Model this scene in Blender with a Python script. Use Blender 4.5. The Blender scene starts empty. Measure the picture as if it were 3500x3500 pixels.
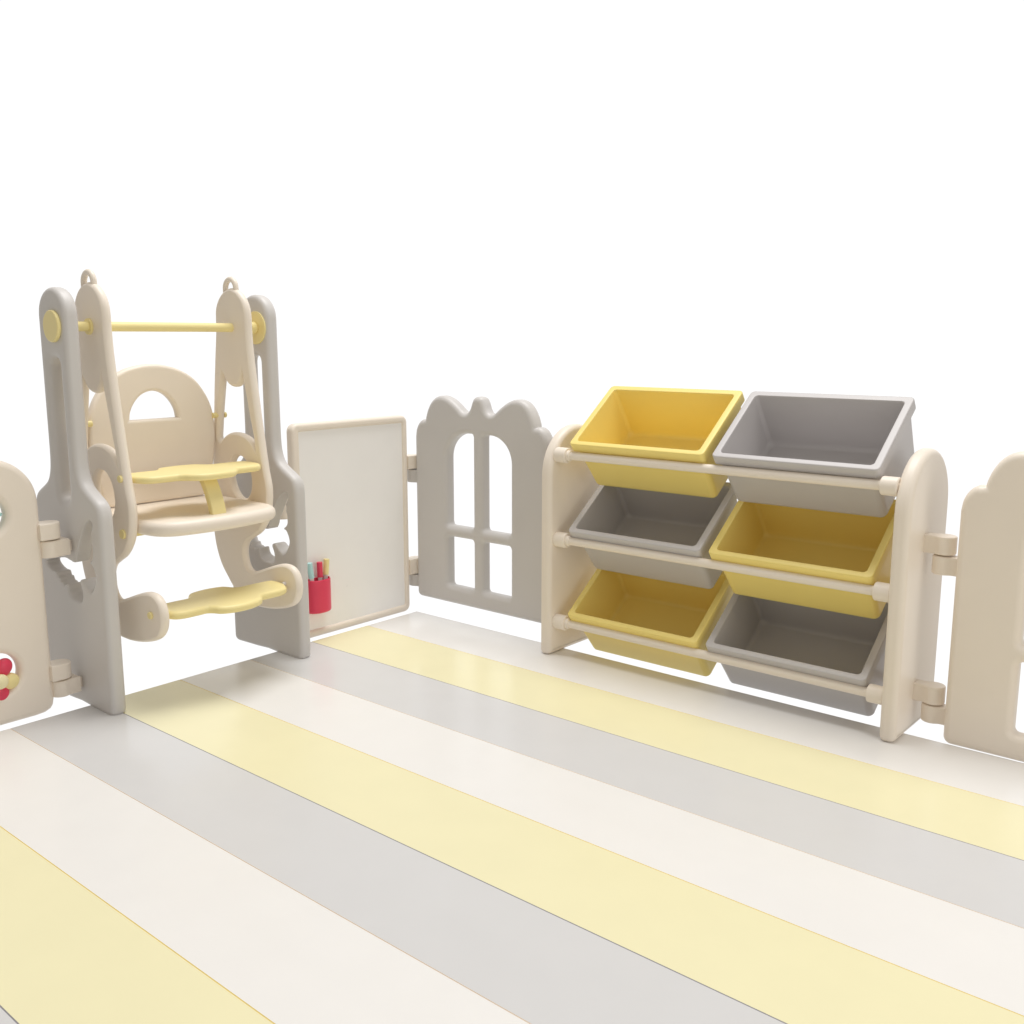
import bpy, bmesh, math, random
from mathutils import Vector, Matrix

random.seed(7)
S = bpy.context.scene
C = S.collection

# ------------------------------------------------------------------ camera
PITCH = math.radians(9.96464); AZ = math.radians(-49.6907)
CAM = Vector((2.590, -2.4933, 1.0))
ca, sa = math.cos(AZ), math.sin(AZ)
FWD = Vector((-ca, -sa, 0)); RIGHT = Vector((-sa, ca, 0)); UP = Vector((0, 0, 1))
fw = FWD * math.cos(PITCH) - UP * math.sin(PITCH)
up = FWD * math.sin(PITCH) + UP * math.cos(PITCH)
cd = bpy.data.cameras.new('camera'); cam = bpy.data.objects.new('camera', cd); C.objects.link(cam)
cam.matrix_world = Matrix(((RIGHT.x, up.x, -fw.x, CAM.x), (RIGHT.y, up.y, -fw.y, CAM.y), (RIGHT.z, up.z, -fw.z, CAM.z), (0, 0, 0, 1)))
cd.sensor_width = 36; cd.lens = 35.0; cd.clip_start = 0.05; cd.clip_end = 200
S.camera = cam

# ------------------------------------------------------------------ world: a white studio backdrop, made dimmer behind the camera to shade camera-facing sides
W = bpy.data.worlds.new('World'); S.world = W; W.use_nodes = True
nt = W.node_tree; nt.nodes.clear()
tc = nt.nodes.new('ShaderNodeTexCoord')
dot = nt.nodes.new('ShaderNodeVectorMath'); dot.operation = 'DOT_PRODUCT'
dot.inputs[1].default_value = FWD
nt.links.new(tc.outputs['Generated'], dot.inputs[0])
mr = nt.nodes.new('ShaderNodeMapRange'); mr.inputs['From Min'].default_value = 0.12; mr.inputs['From Max'].default_value = 0.55
mr.interpolation_type = 'SMOOTHSTEP'
nt.links.new(dot.outputs['Value'], mr.inputs['Value'])
mx = nt.nodes.new('ShaderNodeMix'); mx.data_type = 'RGBA'
# the backdrop is dimmed above the frame to cut its fill light
sep = nt.nodes.new('ShaderNodeSeparateXYZ'); nt.links.new(tc.outputs['Generated'], sep.inputs[0])
ce = nt.nodes.new('ShaderNodeMapRange'); ce.inputs['From Min'].default_value = 0.34; ce.inputs['From Max'].default_value = 0.52
ce.inputs['To Min'].default_value = 1; ce.inputs['To Max'].default_value = 0; ce.interpolation_type = 'SMOOTHSTEP'
nt.links.new(sep.outputs['Z'], ce.inputs['Value'])
mu = nt.nodes.new('ShaderNodeMath'); mu.operation = 'MULTIPLY'
nt.links.new(mr.outputs['Result'], mu.inputs[0]); nt.links.new(ce.outputs['Result'], mu.inputs[1])
nt.links.new(mu.outputs[0], mx.inputs[0])
DIMMED = (0.45, 0.42, 0.38); BACK = (1.04, 1.04, 1.04)
mx.inputs[6].default_value = (*DIMMED, 1); mx.inputs[7].default_value = (*BACK, 1)
bg = nt.nodes.new('ShaderNodeBackground'); bg.inputs['Strength'].default_value = 1.0
nt.links.new(mx.outputs[2], bg.inputs['Color'])
wo = nt.nodes.new('ShaderNodeOutputWorld'); nt.links.new(bg.outputs[0], wo.inputs[0])

# ------------------------------------------------------------------ studio lamps
def area(name, loc, target, size, power, col=(1, 1, 1)):
    l = bpy.data.lights.new(name, 'AREA'); l.shape = 'SQUARE'; l.size = size; l.energy = power; l.color = col
    o = bpy.data.objects.new(name, l); C.objects.link(o); o.location = loc
    o.rotation_euler = (Vector(target) - Vector(loc)).to_track_quat('-Z', 'Y').to_euler()
    return o
area('studio_softbox', (0.55, 0.3, 6.5), (0.8, -0.6, 0), 3.4, 338, (1.0, 0.99, 0.98))
area('studio_side_softbox', (5.2, -0.9, 1.5), (0.6, -0.6, 0.35), 2.2, 32, (1.0, 0.985, 0.965))

S.view_settings.view_transform = 'Standard'; S.view_settings.look = 'None'
S.view_settings.exposure = 0.0; S.view_settings.gamma = 1.0; S.view_settings.use_curve_mapping = False
S.render.engine = 'CYCLES'
S.cycles.max_bounces = 12; S.cycles.diffuse_bounces = 8
S.cycles.use_denoising = True

# ------------------------------------------------------------------ materials
def plastic(name, col, rough=0.42, spec=0.4, mott=0.012, bump=0.03, bscale=160, coat=0.0):
    m = bpy.data.materials.new(name); m.use_nodes = True
    n = m.node_tree; b = n.nodes['Principled BSDF']
    b.inputs['Specular IOR Level'].default_value = spec
    b.inputs['Coat Weight'].default_value = coat; b.inputs['Coat Roughness'].default_value = 0.12
    t = n.nodes.new('ShaderNodeTexCoord')
    nz = n.nodes.new('ShaderNodeTexNoise'); nz.inputs['Scale'].default_value = 9; nz.inputs['Detail'].default_value = 4
    n.links.new(t.outputs['Object'], nz.inputs['Vector'])
    r = n.nodes.new('ShaderNodeMapRange'); r.inputs['From Min'].default_value = .25; r.inputs['From Max'].default_value = .75
    r.inputs['To Min'].default_value = 1 - mott; r.inputs['To Max'].default_value = 1 + mott
    n.links.new(nz.outputs['Fac'], r.inputs['Value'])
    vm = n.nodes.new('ShaderNodeVectorMath'); vm.operation = 'SCALE'; vm.inputs[0].default_value = col
    n.links.new(r.outputs['Result'], vm.inputs['Scale']); n.links.new(vm.outputs[0], b.inputs['Base Color'])
    r2 = n.nodes.new('ShaderNodeMapRange'); r2.inputs['To Min'].default_value = rough - .06; r2.inputs['To Max'].default_value = rough + .06
    n.links.new(nz.outputs['Fac'], r2.inputs['Value']); n.links.new(r2.outputs['Result'], b.inputs['Roughness'])
    nb = n.nodes.new('ShaderNodeTexNoise'); nb.inputs['Scale'].default_value = bscale; nb.inputs['Detail'].default_value = 3
    n.links.new(t.outputs['Object'], nb.inputs['Vector'])
    bp = n.nodes.new('ShaderNodeBump'); bp.inputs['Strength'].default_value = bump; bp.inputs['Distance'].default_value = .002
    n.links.new(nb.outputs['Fac'], bp.inputs['Height']); n.links.new(bp.outputs[0], b.inputs['Normal'])
    return m

BEIGE = plastic('beige_plastic', (.845, .77, .675))
GREY = plastic('grey_plastic', (.615, .598, .585))
YELLOW = plastic('yellow_plastic', (.86, .745, .36))
BINY = plastic('yellow_bin_plastic', (.885, .722, .232), rough=.42, spec=.5)
BING = plastic('grey_bin_plastic', (.535, .517, .517), rough=.42, spec=.5)
WHITE = plastic('whiteboard', (.92, .912, .90), rough=.3)
RED = plastic('red_plastic', (.74, .055, .115), rough=.35)
TEAL = plastic('teal_plastic', (.46, .74, .74), rough=.4)
CLEAR = plastic('pale_barrel_plastic', (.78, .76, .76), rough=.25)
MATW = plastic('mat_white', (.80, .79, .772), rough=.23, spec=.34, mott=.010, bump=.02, bscale=300)
MATY = plastic('mat_yellow', (.81, .765, .50), rough=.23, spec=.34, mott=.010, bump=.02, bscale=300)
MATG = plastic('mat_grey', (.630, .630, .634), rough=.23, spec=.34, mott=.010, bump=.02, bscale=300)
SEAMY = plastic('seam_yellow', (.80, .66, .27), rough=.6)
SEAMG = plastic('seam_grey', (.34, .33, .35), rough=.6)
SEAMB = plastic('seam_beige', (.74, .64, .53), rough=.6)

# ------------------------------------------------------------------ object helpers
def tag(o, label=None, cat=None, group=None, kind=None):
    if label: o['label'] = label
    if cat: o['category'] = cat
    if group: o['group'] = group
    if kind: o['kind'] = kind
    return o

ORIGIN = {}
def thing(name, loc, label, cat, group=None):
    o = bpy.data.objects.new(name, None); C.objects.link(o); o.location = loc
    o.empty_display_size = .05
    tag(o, label, cat, group); ORIGIN[o.name] = Vector(loc)
    return o

def finish(me, sharp=30):
    for p in me.polygons: p.use_smooth = True
    if sharp: me.set_sharp_from_angle(angle=math.radians(sharp))
    return me

def part(name, me, mat, parent=None, sharp=30, weighted=True, label=None, origin=None):
    """link a mesh authored in world coordinates; parent may be an Empty or a mesh part"""
    o = bpy.data.objects.new(name, me); C.objects.link(o)
    org = Vector((0, 0, 0))
    if parent is not None: org = ORIGIN[parent.name]
    if origin is not None:
        org = Vector(origin); o.location = org
    me.transform(Matrix.Translation(-org))
    ORIGIN[o.name] = org
    if parent is not None: o.parent = parent
    if mat is not None and not me.materials: me.materials.append(mat)
    finish(me, sharp)
    if weighted:
        w = o.modifiers.new('normals', 'WEIGHTED_NORMAL'); w.mode = 'FACE_AREA'; w.weight = 60; w.keep_sharp = True
    if label: o['label'] = label
    return o

# planes: local (a, b, depth) -> world
def XZ(y):   # faces -y
    return Matrix(((1, 0, 0, 0), (0, 0, -1, y), (0, 1, 0, 0), (0, 0, 0, 1)))
def YZ(x):   # faces +x
    return Matrix(((0, 0, 1, x), (1, 0, 0, 0), (0, 1, 0, 0), (0, 0, 0, 1)))
def XY(z):
    return Matrix.Translation((0, 0, z))

def spline(pts, closed=True, n=6, step=None):
    """Catmull-Rom through pts; a point with a third value 1 is a hard corner"""
    P = [Vector((p[0], p[1])) for p in pts]; H = [len(p) > 2 and p[2] == 1 for p in pts]
    N = len(P); out = []
    rng = range(N if closed else N - 1)
    for i in rng:
        p1, p2 = P[i], P[(i + 1) % N]
        p0 = P[(i - 1) % N] if (closed or i > 0) else p1
        p3 = P[(i + 2) % N] if (closed or i + 2 < N) else p2
        if H[i]: p0 = p1
        if H[(i + 1) % N]: p3 = p2
        d1 = max((p2 - p1).length, 1e-6); d0 = max((p1 - p0).length, 1e-6); d2 = max((p3 - p2).length, 1e-6)
        m1 = (p2 - p0) / (d0 + d1) * d1 if not H[i] else (p2 - p1)
        m2 = (p3 - p1) / (d1 + d2) * d1 if not H[(i + 1) % N] else (p2 - p1)
        for k in range(n):
            t = k / n
            out.append((2*t**3-3*t**2+1)*p1 + (t**3-2*t**2+t)*m1 + (-2*t**3+3*t**2)*p2 + (t**3-t**2)*m2)
    if not closed: out.append(P[-1])
    return [(v.x, v.y) for v in out]

def rrect(x0, y0, x1, y1, r, n=7):
    if not hasattr(r, '__len__'): r = (r,) * 4      # order: bl, br, tr, tl
    out = []
    for (cx, cy, rr, a0) in ((x0 + r[0], y0 + r[0], r[0], 180), (x1 - r[1], y0 + r[1], r[1], 270), (x1 - r[2], y1 - r[2], r[2], 0), (x0 + r[3], y1 - r[3], r[3], 90)):
        for k in range(n + 1):
            a = math.radians(a0 + 90 * k / n); out.append((cx + rr * math.cos(a), cy + rr * math.sin(a)))
    return out

def ellipse(cx, cy, rx, ry, rot=0, n=56):
    c, s = math.cos(rot), math.sin(rot); out = []
    for k in range(n):
        a = 2 * math.pi * k / n; u, v = rx * math.cos(a), ry * math.sin(a)
        out.append((cx + u * c - v * s, cy + u * s + v * c))
    return out

def area2(p): return sum(p[i][0] * p[(i + 1) % len(p)][1] - p[(i + 1) % len(p)][0] * p[i][1] for i in range(len(p))) / 2

def ev_mesh(o):
    dg = bpy.context.evaluated_depsgraph_get(); dg.update()
    me = bpy.data.meshes.new_from_object(o.evaluated_get(dg))
    return me

def slab(outlines, t, bevel, M, clampd=None, res=5, center=0.0):
    """a plate with rounded edges and holes; first outline is the outer one"""
    cu = bpy.data.curves.new('tmp', 'CURVE'); cu.dimensions = '2D'; cu.fill_mode = 'BOTH'
    for i, pl in enumerate(outlines):
        a = area2(pl)
        if (i == 0) != (a > 0): pl = pl[::-1]
        sp = cu.splines.new('POLY'); sp.points.add(len(pl) - 1)
        for j, p in enumerate(pl): sp.points[j].co = (p[0], p[1], 0, 1)
        sp.use_cyclic_u = True
    cu.bevel_depth = bevel; cu.bevel_resolution = res; cu.offset = -bevel; cu.extrude = t / 2 - bevel
    o = bpy.data.objects.new('tmp', cu); C.objects.link(o)
    me = ev_mesh(o); bpy.data.objects.remove(o); bpy.data.curves.remove(cu)
    if clampd:
        for v in me.vertices: v.co.z = max(-clampd, min(clampd, v.co.z))
    if center:
        for v in me.vertices: v.co.z += center
    bm = bmesh.new(); bm.from_mesh(me); bmesh.ops.remove_doubles(bm, verts=bm.verts, dist=1e-5)
    bmesh.ops.recalc_face_normals(bm, faces=bm.faces); bm.to_mesh(me); bm.free()
    me.materials.clear()
    me.transform(M)
    return me

def loft(loops, M=None, cap0=True, cap1=True):
    """bridge equal-length loops of 3D points"""
    bm = bmesh.new(); rows = [[bm.verts.new(p) for p in L] for L in loops]; n = len(rows[0])
    for a, b in zip(rows, rows[1:]):
        for i in range(n): bm.faces.new((a[i], a[(i + 1) % n], b[(i + 1) % n], b[i]))
    if cap0: bm.faces.new(rows[0][::-1])
    if cap1: bm.faces.new(rows[-1])
    bmesh.ops.recalc_face_normals(bm, faces=bm.faces)
    me = bpy.data.meshes.new('loft'); bm.to_mesh(me); bm.free()
    if M is not None: me.transform(M)
    return me

def frame_to(p0, p1):
    d = (Vector(p1) - Vector(p0)); q = d.to_track_quat('Z', 'Y').to_matrix().to_4x4()
    return Matrix.Translation(p0) @ q, d.length

def rod(p0, p1, r, bev=.0, n=40, r1=None):
    M, L = frame_to(p0, p1); r1 = r if r1 is None else r1
    prof = [(r - bev, 0)]
    if bev:
        for k in range(1, 6): a = math.pi / 2 * k / 5; prof.append((r - bev + bev * math.sin(a), bev - bev * math.cos(a)))
        for k in range(0, 6): a = math.pi / 2 * k / 5; prof.append((r1 - bev + bev * math.cos(a), L - bev + bev * math.sin(a)))
    else: prof.append((r1, L))
    loops = [[(q * math.cos(2 * math.pi * k / n), q * math.sin(2 * math.pi * k / n), z) for k in range(n)] for q, z in prof]
    return loft(loops, M)

def tube(pts, r, n=16):
    P = [Vector(p) for p in pts]; loops = []
    for i, p in enumerate(P):
        d = (P[min(i + 1, len(P) - 1)] - P[max(i - 1, 0)]).normalized()
        a = d.cross(Vector((0, 1, 0))).normalized(); b = d.cross(a)
        loops.append([p + r * (math.cos(2 * math.pi * k / n) * a + math.sin(2 * math.pi * k / n) * b) for k in range(n)])
    return loft(loops)

def ball(c, rx, ry, rz, n=28):
    bm = bmesh.new(); bmesh.ops.create_uvsphere(bm, u_segments=n, v_segments=n // 2, radius=1)
    me = bpy.data.meshes.new('ball'); bm.to_mesh(me); bm.free()
    me.transform(Matrix.Translation(c) @ Matrix.Diagonal((rx, ry, rz, 1)))
    return me

def process(me, cutters=(), voxel=None, smooth=0, fac=.5):
    o = bpy.data.objects.new('tmp', me); C.objects.link(o); cs = []
    for c in cutters:
        q = bpy.data.objects.new('cut', c); C.objects.link(q); cs.append(q)
        b = o.modifiers.new('b', 'BOOLEAN'); b.operation = 'DIFFERENCE'; b.solver = 'EXACT'; b.object = q
    if voxel:
        r = o.modifiers.new('r', 'REMESH'); r.mode = 'VOXEL'; r.voxel_size = voxel; r.use_smooth_shade = True
    if smooth:
        s = o.modifiers.new('s', 'SMOOTH'); s.factor = fac; s.iterations = smooth
    out = ev_mesh(o); bpy.data.objects.remove(o)
    for q in cs: bpy.data.objects.remove(q)
    out.materials.clear()
    return out

def hinge(ax, z0, z1, direction, length, mat, parent, r=.027, w=.018):
    """barrel with a flat arm reaching towards `direction` (unit xy) ending `length` from the axis"""
    d = Vector(direction); ang = math.atan2(d.y, d.x)
    pts = []
    flush = w > .9 * r
    a0 = math.pi / 2 if flush else math.asin(min(w / r, .95)) + .45
    if flush: w = r
    for k in range(27):
        a = a0 + (2 * math.pi - 2 * a0) * k / 26; pts.append((r * math.cos(a), r * math.sin(a)))
    fil = r * math.cos(a0) + .012
    pts += ([] if flush else [(fil, -w)]) + [(length, -w), (length, w)] + ([] if flush else [(fil, w)])
    c, s = math.cos(ang), math.sin(ang)
    pl = [(ax[0] + x * c - y * s, ax[1] + x * s + y * c) for x, y in pts]
    return part('hinge', slab([pl], z1 - z0, .004, XY((z0 + z1) / 2), res=3), mat, parent)

# ------------------------------------------------------------------ striped play mat
def play_mat():
    X0, X1 = .014, 4.4; w = .245; nst = 14; g = .0013; zb = -.018
    mats = [MATW, MATY, MATG, SEAMY, SEAMG, SEAMB]
    bm = bmesh.new(); sections = []
    sections.append((0.0, zb, 0)); sections.append((0.0, -.002, 0)); sections.append((-.002, 0, 0))
    for i in range(nst):
        yb = -(i + 1) * w
        if i < nst - 1:
            sections.append((yb + g, 0, 3 + (i % 3)))       # next face is the seam
            sections.append((yb, -.0012, 3 + (i % 3)))
            sections.append((yb - g, 0, (i + 1) % 3))
        else:
            sections.append((yb + .002, 0, (i) % 3)); sections.append((yb, -.002, i % 3)); sections.append((yb, zb, 0))
    A = [bm.verts.new((X0, y, z)) for y, z, _ in sections]; B = [bm.verts.new((X1, y, z)) for y, z, _ in sections]
    for i in range(len(A) - 1):
        f = bm.faces.new((A[i], A[i + 1], B[i + 1], B[i])); f.material_index = sections[i][2]
    bm.faces.new(A[::-1]); bm.faces.new(B); bm.faces.new((A[0], B[0], B[-1], A[-1]))
    bmesh.ops.recalc_face_normals(bm, faces=bm.faces)
    me = bpy.data.meshes.new('play_mat'); bm.to_mesh(me); bm.free()
    for m in mats: me.materials.append(m)
    o = part('floor_mat', me, None, None, sharp=None, weighted=False, origin=(X0, 0, 0))
    for p in me.polygons: p.use_smooth = False
    tag(o, 'large folding floor mat in yellow, grey and off-white stripes under the play furniture', 'floor mat', kind='structure')
play_mat()

# ------------------------------------------------------------------ window fence panels
HALF = [(0, .745), (.018, .740), (.028, .725), (.036, .705), (.046, .692), (.058, .687), (.074, .692), (.100, .712), (.133, .732),
        (.168, .742), (.199, .737), (.223, .720), (.240, .695), (.250, .670), (.2535, .655, 1), (.270, .654), (.287, .642), (.300, .619), (.305, .592)]
def castle(cx, z0):
    up_ = [(cx + p[0], z0 + p[1], *p[2:]) for p in HALF]
    left = [(cx - p[0], z0 + p[1], *p[2:]) for p in HALF[1:]][::-1]
    top = spline(left + up_, closed=False, n=5)            # left edge -> right edge
    bot = [(cx + .305, z0 + .1), (cx + .305, z0 + .02)]
    for k in range(1, 6):
        a = math.radians(90 * k / 6); bot.append((cx + .285 + .02 * math.cos(a), z0 + .02 - .02 * math.sin(a)))
    bot += [(cx + .285, z0), (cx - .285, z0)]
    for k in range(1, 6):
        a = math.radians(90 * k / 6); bot.append((cx - .285 - .02 * math.sin(a), z0 + .02 - .02 * math.cos(a)))
    bot += [(cx - .305, z0 + .02), (cx - .305, z0 + .1)]
    return top + bot
def panes(cx, z0):
    out = []
    for s in (-1, 1):
        a, b = (cx - .148, cx - .0225) if s < 0 else (cx + .0225, cx + .148)
        # lower light
        out.append(rrect(a, z0 + .064, b, z0 + .2445, .012))
        # upper arched light
        x_in, x_out = (b, a) if s < 0 else (a, b)
        zt, zb, zs = z0 + .616, z0 + .284, z0 + .525
        arc = []
        rx = abs(x_out - x_in) - .028; rz = zt - zs
        for k in range(15):
            t = math.pi / 2 * k / 14
            arc.append((x_out - s * rx * (1 - math.cos(t)), zs + rz * math.sin(t)))
        p = [(x_out, zb + .012)] + arc
        r = .010
        p += [(x_in + s * r, zt), (x_in + s * r * .3, zt - r * .3), (x_in, zt - r), (x_in, zb + r), (x_in + s * r * .3, zb + r * .3), (x_in + s * r, zb), (x_out - s * r, zb), (x_out - s * r * .3, zb + r * .3)]
        out.append(p)
    return out

def fence(cx, z0, yf, mat, label, name='fence_panel'):
    t = thing(name, (cx, yf + .018, z0), label, 'fence panel', 'window-shaped fence panels of the playpen')
    part('panel', slab([castle(cx, z0)] + panes(cx, z0), .052, .0183, XZ(yf + .026)), mat, t, sharp=50)
    return t
grey_fence = fence(.306, .0555, .012, GREY, 'grey fence panel with scalloped top and four window openings, left of the bin rack')
beige_fence = fence(2.1914, -.0015, -.006, BEIGE, 'beige fence panel with rounded shoulders at the right edge, beside the bin rack')
CX, CY = -.026, .036
for a, b in ((.4775, .5245), (.0885, .132)):
    hinge((CX, CY), a, b, (1, 0), .034, GREY, grey_fence)
for a, b in ((.421, .4675), (.036, .0815)):
    hinge((1.847, .04), a, b, (1, 0), .046, BEIGE, beige_fence)
    hinge((.642, .04), a, b, (-1, 0), .038, GREY, grey_fence)

# ------------------------------------------------------------------ drawing board
bt = thing('drawing_board', (-.0275, -.2625, 0), 'white magnetic drawing board in a beige frame, beside the swing in the corner', 'drawing board')
by0, by1, bz0, bz1 = -.519, -.0085, .001, .7245
part('frame', slab([rrect(by0, bz0, by1, bz1, .026), rrect(by0 + .030, bz0 + .026, by1 - .022, bz1 - .027, .004, n=2)], .035, .010, YZ(-.0275)), BEIGE, bt, sharp=50)
part('writing_surface', slab([rrect(by0 + .012, bz0 + .012, by1 - .012, bz1 - .012, .004, n=2)], .018, .001, YZ(-.0275), res=1), WHITE, bt, sharp=30)
for a, b in ((.528, .5775), (.1355, .1935)):
    hinge((CX, CY), a, b, (0, -1), .046, BEIGE, bt)
for a, b in ((.471, .518), (.085, .131)):
    hinge((-.028, -.551), a, b, (0, 1), .036, BEIGE, bt)

# pen cup on the board, pens in it
cy, cx0 = -.4420, -.0165
def cup_loop(e, z):
    pts = []
    hw, dp, r = .0470 - e, .047 - e, .020
    # back edge flat, front corners rounded and bowed
    prof = [(-hw, 0), (-hw * .985, dp * .34), (-hw * .89, dp * .62), (-hw * .68, dp * .83), (-hw * .36, dp * .96), (0, dp), (hw * .36, dp * .96), (hw * .68, dp * .83), (hw * .89, dp * .62), (hw * .985, dp * .34), (hw, 0)]
    sp = spline(prof, closed=False, n=4)
    return [(cx0 + (q if q > 0 else e * 0 + 0), cy + p, z) for p, q in sp] 
def inner(e, z):
    return [(max(x, cx0 + .003), y, z) for x, y, z in cup_loop(e, z)]
loops = [cup_loop(.008, .0915), cup_loop(.003, .0925), cup_loop(.0006, .096), cup_loop(0, .101), cup_loop(0, .200), cup_loop(.0006, .2035), cup_loop(.0022, .2055), inner(.004, .2045), inner(.005, .202), inner(.005, .100)]
holder = thing('pen_cup', (cx0, cy, .0915), 'small red plastic pen cup fixed low on the white drawing board', 'pen cup')
part('cup', loft(loops), RED, holder, sharp=50)
def pen(p0, p1, mat, capname, label):
    p0, p1 = Vector(p0), Vector(p1); d = (p1 - p0)
    t = thing('marker_pen', p0, label, 'marker pen', 'marker pens standing in the red cup')
    part('barrel', rod(p0, p0 + d * .72, .0074, .001, 24), CLEAR, t)
    part('cap', rod(p0 + d * .675, p1, .0096, .0006, 28), mat, t)
pen((.004, -.457, .105), (.006, -.4815, .2655), TEAL, 'cap', 'marker pen with a pale teal cap in the red cup, nearest the grey swing stand')
pen((.006, -.4365, .105), (.004, -.4375, .2610), RED, 'cap', 'marker pen with a red cap standing upright in the red cup')
pen((-.002, -.4185, .105), (.002, -.4055, .2660), YELLOW, 'cap', 'marker pen with a yellow cap in the red cup, leaning away from the swing')

# ------------------------------------------------------------------ beige activity panel at the left edge of the photo
gt = thing('activity_panel', (-.0295, -1.63, 0), 'beige round-shouldered panel with round toy openings at the left edge of the photo', 'fence panel')
GX = -.0295
r_ = [(-1.3345, .036), (-1.3345, .30), (-1.3345, .54), (-1.336, .590), (-1.345, .624), (-1.363, .653), (-1.389, .677), (-1.422, .693), (-1.460, .703), (-1.52, .710), (-1.63, .712)]
l_ = [(-3.26 - p[0], p[1]) for p in r_[:-1]][::-1]
gp = spline(r_ + l_, closed=False, n=5)
gp = gp + [(-1.9255, .022), (-1.921, .010), (-1.908, .002), (-1.895, 0), (-1.385, 0), (-1.362, .002), (-1.345, .009), (-1.3375, .020)]
holes = [ellipse(-1.469, .554, .0490, .0490), ellipse(-1.4755, .1385, .0555, .0555), ellipse(-1.791, .554, .0490, .0490), ellipse(-1.7845, .1385, .0555, .0555)]
part('panel', slab([gp] + holes, .046, .0180, YZ(GX - .005)), BEIGE, gt, sharp=50)
for a, b in ((.4725, .5175), (.0865, .131)):
    hinge((-.028, -1.3110), a, b, (0, -1), .0335, BEIGE, gt, r=.0290, w=.029)
fl = part('flower_spinner', rod((GX, -1.4735, .075), (GX, -1.4735, .199), .0035, 0, 12), CLEAR, gt)
pc = Vector((GX + .012, -1.474, .1225))
for a, m, lab in ((57, RED, 'red petal'), (-14, YELLOW, 'yellow petal'), (-84, RED, 'red petal'), (-156, YELLOW, 'yellow petal'), (120, YELLOW, 'yellow petal')):
    a = math.radians(a); c = pc + Vector((-.006, math.cos(a) * .029, math.sin(a) * .037))
    me = ball((0, 0, 0), .014, .0255, .0222); me.transform(Matrix.Translation(c) @ Matrix.Rotation(a, 4, 'X'))
    part('petal', me, m, fl, sharp=None, weighted=False, label=lab)
part('flower_centre', ball(pc + Vector((.010, 0, 0)), .013, .0200, .0200), plastic('pale_yellow', (.87, .80, .50)), fl, sharp=None, weighted=False)
ts = part('star_spinner', rod((GX, -1.467, .498), (GX, -1.467, .608), .0035, 0, 12), CLEAR, gt)
star = []
for k in range(10):
    a = math.radians(0 + 36 * k); r = .040 if k % 2 == 0 else .024; star.append((-1.464 + r * math.cos(a), .554 + r * math.sin(a)))
part('star', slab([spline(star, n=5)], .014, .004, YZ(GX)), TEAL, ts)

# ------------------------------------------------------------------ swing
sw = thing('toddler_swing', (-.04, -.92, 0), 'toddler swing hung from a yellow bar between two tall grey stands', 'swing')
XC = -.040
rside = [(.034, 1.056), (.034, .95), (.034, .80), (.034, .71), (.0355, .672), (.041, .643), (.055, .618), (.080, .601), (.104, .5885), (.127, .574), (.138, .556), (.1425, .528), (.1425, .40), (.1425, .2), (.1425, .026)]
arch = []
for k in range(1, 24):
    a = math.pi * k / 24; arch.append((XC - .074 * math.cos(a), 1.056 + .073 * math.sin(a)))
lside = [(2 * XC - p[0], p[1]) for p in rside]
leg_pl = spline(lside[::-1], closed=False, n=3) + arch + spline(rside, closed=False, n=3) + [(.1410, .006), (.134, -.004), (.12, -.008), (.02, -.006), (-.04, -.003), (-.10, -.006), (-.205, -.008), (-.216, -.004), (-.2225, .006)]
HOLE = [(.0927,.5275),(.1023,.5166),(.0981,.504),(.0893,.4908),(.0913,.4787),(.0884,.4663),(.0938,.4589),(.0936,.4467),(.0945,.4346),(.0894,.4237),(.0724,.4110),
        (.0868,.4059),(.0933,.3956),(.0994,.3822),(.0990,.3658),(.0880,.3454),(.0711,.3277),(.0571,.3299),(.0424,.3421),(.0253,.3581),(.0092,.3513),(.0179,.3318),(.0211,.3113),(.0118,.2917),
        (-.0095,.2907),(-.0368,.2939),(-.0508,.3011),(-.0576,.3128),(-.0609,.3326),(-.0821,.3234),(-.0890,.3322),(-.1000,.3314),(-.1058,.3424),(-.1170,.3430),(-.1230,.3548),(-.1339,.3560),(-.1607,.3612),(-.183,.3775),
        (-.160,.388),(-.128,.3942),(-.0688,.4049),(-.0347,.4014),(-.0094,.3999),(.0056,.4281),(.0255,.462),(.0475,.4977),(.0668,.5163)]
LY = -1.2556; LT = .043
def slot_cutter(front):
    loops = []
    for d in [(-.030), (-.0225), (-.0215), (-.019), (-.016), (-.012), (-.006), 0, .006, .012, .016, .019, .0215, .0225, .030]:
        ad = min(abs(d), LT / 2); r = .016; k = max(0, ad - (LT / 2 - r)); o = r - math.sqrt(max(0, r * r - k * k)) * 1.0
        o *= .95
        pl = rrect(-.071 - o, .566 - o * 1.3, -.0125 + o, .944 + o * 1.2, .022 + o, n=6)
        loops.append([(x, front + LT / 2 - d, z) for x, z in pl])
    return loft(loops)
def hole_cutter(front):
    sp = spline(HOLE, n=3)
    def back(p):
        x, z = p
        if -.058 < x < .0215 and z < .337: return (x, .300 + (z - .29) * .80)
        if x > .0215 and z < .352: return (x, .3375 + (z - .327) * .6)
        return (x, z)
    A = [(x, front - .006, z) for x, z in sp]
    B = [(x, front, z) for x, z in sp]
    D = [(*back(p), ) for p in sp]; Dm = [(x, front + LT, z) for x, z in D]; De = [(x, front + LT + .006, z) for x, z in D]
    bm = bmesh.new(); rows = [[bm.verts.new(p) for p in L] for L in (A, B, Dm, De)]; n = len(A)
    for a, b in zip(rows, rows[1:]):
        for i in range(n): bm.faces.new((a[i], a[(i + 1) % n], b[(i + 1) % n], b[i]))
    bm.faces.new(rows[0][::-1]); bm.faces.new(rows[-1]); bmesh.ops.triangulate(bm, faces=bm.faces); bmesh.ops.recalc_face_normals(bm, faces=bm.faces)
    me = bpy.data.meshes.new('c'); bm.to_mesh(me); bm.free(); return me
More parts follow.
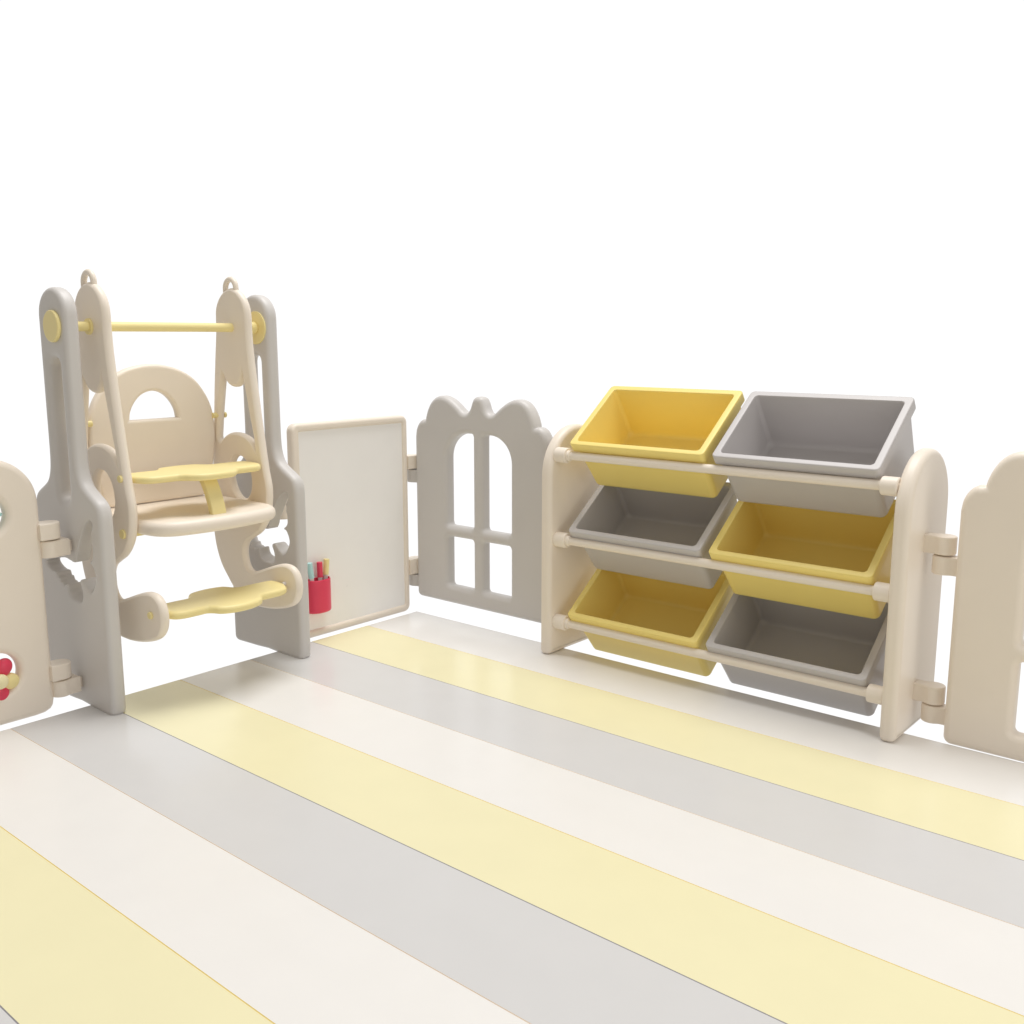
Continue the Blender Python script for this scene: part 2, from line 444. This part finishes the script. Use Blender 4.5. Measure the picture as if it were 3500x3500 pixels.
leg_me = process(slab([leg_pl], LT, .0145, XZ(LY + LT / 2)), [slot_cutter(LY), hole_cutter(LY)], voxel=.0032, smooth=7, fac=.5)
leg1 = part('side_stand', leg_me, GREY, sw, sharp=None, weighted=False)
leg2 = leg1.copy(); C.objects.link(leg2); leg2.parent = sw; leg2.location = (0, .6256, 0); ORIGIN[leg2.name] = ORIGIN[leg1.name] + Vector((0, .6256, 0))
for a, b in ((.4235, .469), (.0375, .0825)):
    h = hinge((-.028, -1.3120), a, b, (0, 1), .0465, BEIGE, leg1, w=.021)
    hinge((-.028, -1.3135), a + .008, b - .008, (0, 1), .060, BEIGE, leg1, r=.012, w=.009)
for a, b in ((.4215, .469), (.037, .083)):
    h = part('hinge', slab([[( -.028 + .027 * math.cos(t * .2), -.551 + .027 * math.sin(t * .2)) for t in range(32)][:31]], b - a, .004, XY((a + b) / 2), res=3), BEIGE, None)
    me = h.data; h.parent = leg2; me.transform(Matrix.Translation(-ORIGIN[leg2.name]))
BX, BZ = -.0224, 1.028
bar = part('crossbar', rod((BX, -1.25, BZ), (BX, -.60, BZ), .0130, 0, 40), YELLOW, sw)
part('end_cap', rod((BX, -1.2662, BZ), (BX, -1.2550, BZ), .0415, .004, 56), YELLOW, bar)
part('flange', rod((BX, -.6345, BZ), (BX, -.6290, BZ), .050, .0012, 56), YELLOW, bar)
part('collar', rod((BX, -.6560, BZ), (BX, -.6340, BZ), .0185, .005, 40), YELLOW, bar)
part('collar', rod((BX, -1.1660, BZ), (BX, -1.1595, BZ), .0215, .001, 40), YELLOW, bar)

# hanging side panels
PANEL = [(-.1075, 1.052), (-.104, 1.085), (-.089, 1.112), (-.068, 1.131), (-.045, 1.1415), (-.026, 1.1445), (-.008, 1.1415), (.0145, 1.132), (.036, 1.112), (.050, 1.086), (.0545, 1.055), (.0545, 1.02), (.059, .95), (.0755, .83), (.0925, .72), (.111, .61),
         (.1235, .555), (.1225, .513), (.1145, .475), (.097, .442), (.067, .4105), (.030, .390), (-.001, .370), (-.014, .343), (-.010, .308), (.004, .288), (.026, .2825), (.060, .292), (.12, .313), (.170, .3275), (.200, .3295), (.222, .324), (.240, .309), (.2505, .286), (.252, .258), (.243, .231), (.225, .211), (.195, .1965),
         (.150, .184), (.100, .1755), (.050, .1725), (.005, .1765), (-.035, .1865), (-.068, .203), (-.086, .218), (-.104, .237), (-.141, .280), (-.165, .332), (-.176, .390), (-.177, .47), (-.168, .56), (-.153, .68), (-.141, .78), (-.133, .85), (-.119, .95), (-.110, 1.01)]
GAP = [(-.083, .889), (-.0875, .872), (-.101, .812), (-.1115, .760), (-.119, .715), (-.1215, .690), (-.110, .6805, 1), (-.090, .6965), (-.062, .7085), (-.030, .7125), (.004, .7095), (.033, .700), (.052, .688), (.066, .672, 1), (.0615, .700), (.051, .745), (.037, .808), (.0265, .853), (.0195, .889, 1),
       (.0125, .872), (.002, .8585), (-.013, .8515), (-.034, .8505), (-.052, .8560), (-.067, .8680), (-.0765, .8820)]
PANEL_pl = spline(PANEL, n=4); GAP_pl = spline([(-.083, .889, 1)] + GAP[1:], n=4)
ARMH = ellipse(-.0125, .5745, .0525, .0665, math.radians(14))
PT = .026
def side_panel(yface):
    me = slab([PANEL_pl, GAP_pl, ARMH], PT + .0034, .0146, XZ(0), clampd=PT / 2, res=6)
    me.transform(Matrix.Translation((0, yface + PT / 2, 0)))
    p = part('side_panel', me, BEIGE, sw, sharp=24)
    pts = []
    for k in range(25):
        a = math.pi * k / 24; pts.append((-.034 - .0265 * math.cos(a), yface + PT / 2, 1.1435 + .0270 * math.sin(a)))
    pts = [(-.0605, yface + PT / 2, 1.122)] + pts + [(-.0075, yface + PT / 2, 1.122)]
    part('hanging_loop', tube(pts, .0084), BEIGE, p, sharp=None, weighted=False)
    return p
PL = side_panel(-1.160); PR = side_panel(-.719)

def bolt(x, z, r, panel, side):
    y0, y1 = (-1.1665, -1.1595) if side == 'L' else (-.6935, -.6865)
    part('bolt_head', rod((x, y0, z), (x, y1, z), r, .0012, 28), YELLOW, panel)
for x, z, r in ((.0894, .6267, .0098), (.0832, .4757, .0130), (.1990, .2700, .0098), (-.122, .760, .0088)):
    bolt(x, z, r, PL, 'L')
bolt(-.122, .760, .0088, PR, 'R')

# backrest
bk = [(-1.075, .5135), (-1.092, .519), (-1.104, .545), (-1.117, .61), (-1.126, .665), (-1.1295, .715), (-1.124, .775), (-1.104, .826), (-1.066, .875), (-1.012, .9065), (-.960, .9195), (-.9255, .922)]
bkr = [(-1.851 - p[0], p[1]) for p in bk[:-1]][::-1]
half_hole = spline([(-1.0035, .7615), (-.999, .785), (-.985, .811), (-.962, .833), (-.937, .8425), (-.914, .8425), (-.889, .833), (-.866, .811), (-.852, .785), (-.8475, .7615)], closed=False, n=4)
part('backrest', slab([spline(bk + bkr, closed=False, n=4), half_hole], .030, .0105, YZ(-.141)), BEIGE, sw, sharp=50)
for y0, y1 in ((-1.137, -1.122), (-.733, -.716)):
    part('peg', rod((-.124, y0, .7600), (-.124, y1, .7600), .0085, .001, 24), YELLOW, sw)
part('peg', rod((-.135, -1.137, .5360), (-.135, -1.096, .5360), .0100, .001, 24), YELLOW, sw)

# seat
seat_r = [(-.165, 0), (-.165, .13), (-.150, .185), (-.105, .203), (-.02, .2055), (.06, .2055), (.118, .2055), (.160, .200), (.192, .184), (.212, .158), (.2235, .12), (.231, .07), (.234, .02)]
sr = [(x, -.9265 + d) for x, d in seat_r]; sl = [(x, -.9265 - d) for x, d in seat_r[1:]][::-1]
seat_pl = spline(sl + sr, closed=True, n=4)
# widened past the side panels in front
part('seat', slab([seat_pl], .041, .0185, XY(.4915), res=8), BEIGE, sw, sharp=50)
part('seat_bar', rod((.083, -1.137, .4757), (.083, -.716, .4757), .0115, 0, 28), YELLOW, sw)

# tray, its stem, footrest
def wavy(xb0, xb1, xback, xfront, hb, hf, hl, yc, endr=.03):
    """closed outline symmetric in y: a bar whose middle bulges back and front"""
    right = [(xb0, hl * .0)]
    pts = [(xback, 0), (xback + .004, hb * .45), (xback + .013, hb * .75), (xb0 - .004, hb), (xb0 + .0015, hb * 1.18), (xb0, hb * 1.5), (xb0 + .002, hl - .02),
           (xb0 + .012, hl - .004), (xb0 + .035, hl), (xb1 - .045, hl - .004), (xb1 - .014, hl - .020), (xb1 - .002, hl - .045), (xb1, hf * 1.35), (xb1, hf * 1.12), (xb1 + .010, hf * .98), (xb1 + .026, hf * .85), (xfront - .007, hf * .58), (xfront, hf * .2)]
    r = [(x, yc + d) for x, d in pts]; l = [(x, yc - d) for x, d in pts[1:]][::-1]
    return spline(l + r, closed=True, n=4)
tray = part('tray', slab([wavy(.013, .143, -.034, .195, .083, .088, .2035, -.9265)], .0200, .0088, XY(.6200), res=6), YELLOW, sw, sharp=50)
# stem: a curved strap
loops = []
spine = [(.128, .612), (.139, .600), (.151, .580), (.162, .558), (.171, .535), (.176, .512), (.177, .500)]
for i, (x, z) in enumerate(spine):
    a = Vector((spine[min(i + 1, len(spine) - 1)][0] - spine[max(i - 1, 0)][0], spine[min(i + 1, len(spine) - 1)][1] - spine[max(i - 1, 0)][1])).normalized()
    nx, nz = -a.y, a.x
    ring = rrect(-.0105, -.0225, .0105, .0225, .004, n=3)
    loops.append([(x + u * nx, -.9265 + v, z + u * nz) for u, v in ring])
part('stem', loft(loops), YELLOW, tray, sharp=50)
foot = slab([wavy(.131, .243, .084, .289, .077, .082, .2050, -.9265)], .0225, .0098, XY(.2630), res=8)
for v in foot.vertices:                     # dished: the rear edge rises a little
    v.co.z += .003 * max(0, (.20 - v.co.x) / .08) - .004 * max(0, (v.co.x - .21) / .08)
part('footrest', foot, YELLOW, sw, sharp=50)
for y0, y1 in ((-1.137, -1.125), (-.728, -.716)):
    part('footrest_pin', rod((.192, y0, .272), (.192, y1, .272), .0055, .001, 20), CLEAR, sw)

# ------------------------------------------------------------------ bin rack
rk = thing('bin_rack', (1.2345, .058, 0), 'beige rack with two round-topped side panels and cross rods holding six bins', 'storage rack')
def rack_side(x0, x1):
    yc, hw, zt = .0555, .1490, .7275
    pl = [(yc - hw, .012), (yc - hw + .004, .003), (yc - hw + .014, 0), (yc + hw - .014, 0), (yc + hw - .004, .003), (yc + hw, .012), (yc + hw, .3)]
    pl += [(yc + hw * math.cos(math.pi * k / 30), zt - hw * 1.02 + hw * 1.02 * math.sin(math.pi * k / 30)) for k in range(31)] + [(yc - hw, .3)]
    return part('side_panel', slab([pl], x1 - x0, .0165, YZ((x0 + x1) / 2), res=7), BEIGE, rk, sharp=60)
RL = rack_side(.668, .710); RR = rack_side(1.759, 1.801)
RY = -.058
for z in (.641, .3740, .1070):
    p = part('rod', rod((.705, RY, z), (1.765, RY, z), .0128, 0, 36), BEIGE, rk)
    part('rod_cap', rod((.7085, RY, z), (.7520, RY, z), .0238, .004, 44), BEIGE, p)
    part('rod_cap', rod((1.7170, RY, z), (1.7605, RY, z), .0238, .004, 44), BEIGE, p)
    part('rod_neck', rod((.7500, RY, z), (.7640, RY, z), .0165, .003, 36), BEIGE, p)
    q = part('rod', rod((.705, .165, z - .026), (1.765, .165, z - .026), .0128, 0, 36), BEIGE, rk)
for a, b in ((.471, .5175), (.0845, .1315)):
    hinge((1.847, .04), a, b, (-1, 0), .048, BEIGE, RR)
    hinge((.642, .04), a, b, (1, 0), .028, BEIGE, RL)

TH = math.radians(36.6); U = Vector((0, math.cos(TH), math.sin(TH))); Nn = Vector((0, -math.sin(TH), math.cos(TH)))
def bin_mesh():
    """local origin at the front top edge's middle"""
    L = .284; H = .2315
    def ring(h, u0, u1, n, r):
        return [Vector((x, 0, 0)) + U * u + Nn * n for x, u in rrect(-h, u0, h, u1, r, n=8)]
    a = []
    D = .186
    # outer body, bottom to top
    for h, u0, u1, n, r in [(.2045, .023, .253, -D, .010), (.2100, .0175, .258, -D + .0015, .014), (.2132, .0145, .261, -D + .006, .017), (.2145, .0135, .2625, -D + .012, .018),
                            (.2215, .0100, .2738, -.033, .018), (.2217, .0098, .2740, -.0310, .018),
                            (.2298, .0018, .2822, -.0310, .014), (H - .0004, .0004, L - .0004, -.0300, .014), (H, 0, L, -.0280, .014),
                            (H, 0, L, -.0040, .014), (H - .0006, .0006, L - .0006, -.0018, .0135), (H - .0020, .0020, L - .0020, -.0005, .012), (H - .0040, .0040, L - .0040, 0, .010),
                            (H - .0175, .0150, L - .0175, 0, .012), (H - .0192, .0168, L - .0192, -.0006, .0115), (H - .0203, .0178, L - .0203, -.0024, .011), (H - .0208, .0183, L - .0208, -.006, .011),
                            (.2030, .0215, .2470, -.152, .014), (.2010, .0240, .2440, -.162, .018), (.1965, .0285, .2395, -.1675, .022), (.190, .036, .232, -.169, .022)]:
        a.append(ring(h, u0, u1, n, r))
    return loft(a)
BM = bin_mesh()
finish(BM, 38)
bins = [(.993, 0, BINY, 'yellow bin in the top row, beside the grey top-row bin', 'yellow'),
        (1.481, 0, BING, 'light grey bin in the top row, beside the yellow top-row bin', 'grey'),
        (.991, 1, BING, 'grey bin in the middle row, under the top yellow bin', 'grey'),
        (1.480, 1, BINY, 'yellow bin in the middle row, next to the right side panel of the rack', 'yellow'),
        (.991, 2, BINY, 'yellow bin in the bottom row, under the middle grey bin', 'yellow'),
        (1.481, 2, BING, 'grey bin in the bottom row, under the middle yellow bin', 'grey')]
for x, row, mat, label, c in bins:
    me = BM.copy(); me.materials.append(mat)
    o = bpy.data.objects.new('storage_bin', me); C.objects.link(o)
    o.location = (x, -.073, (.679, .4075, .1385)[row])
    w = o.modifiers.new('normals', 'WEIGHTED_NORMAL'); w.mode = 'FACE_AREA'; w.weight = 60; w.keep_sharp = True
    tag(o, label, 'storage bin', 'tilted storage bins on the rack')
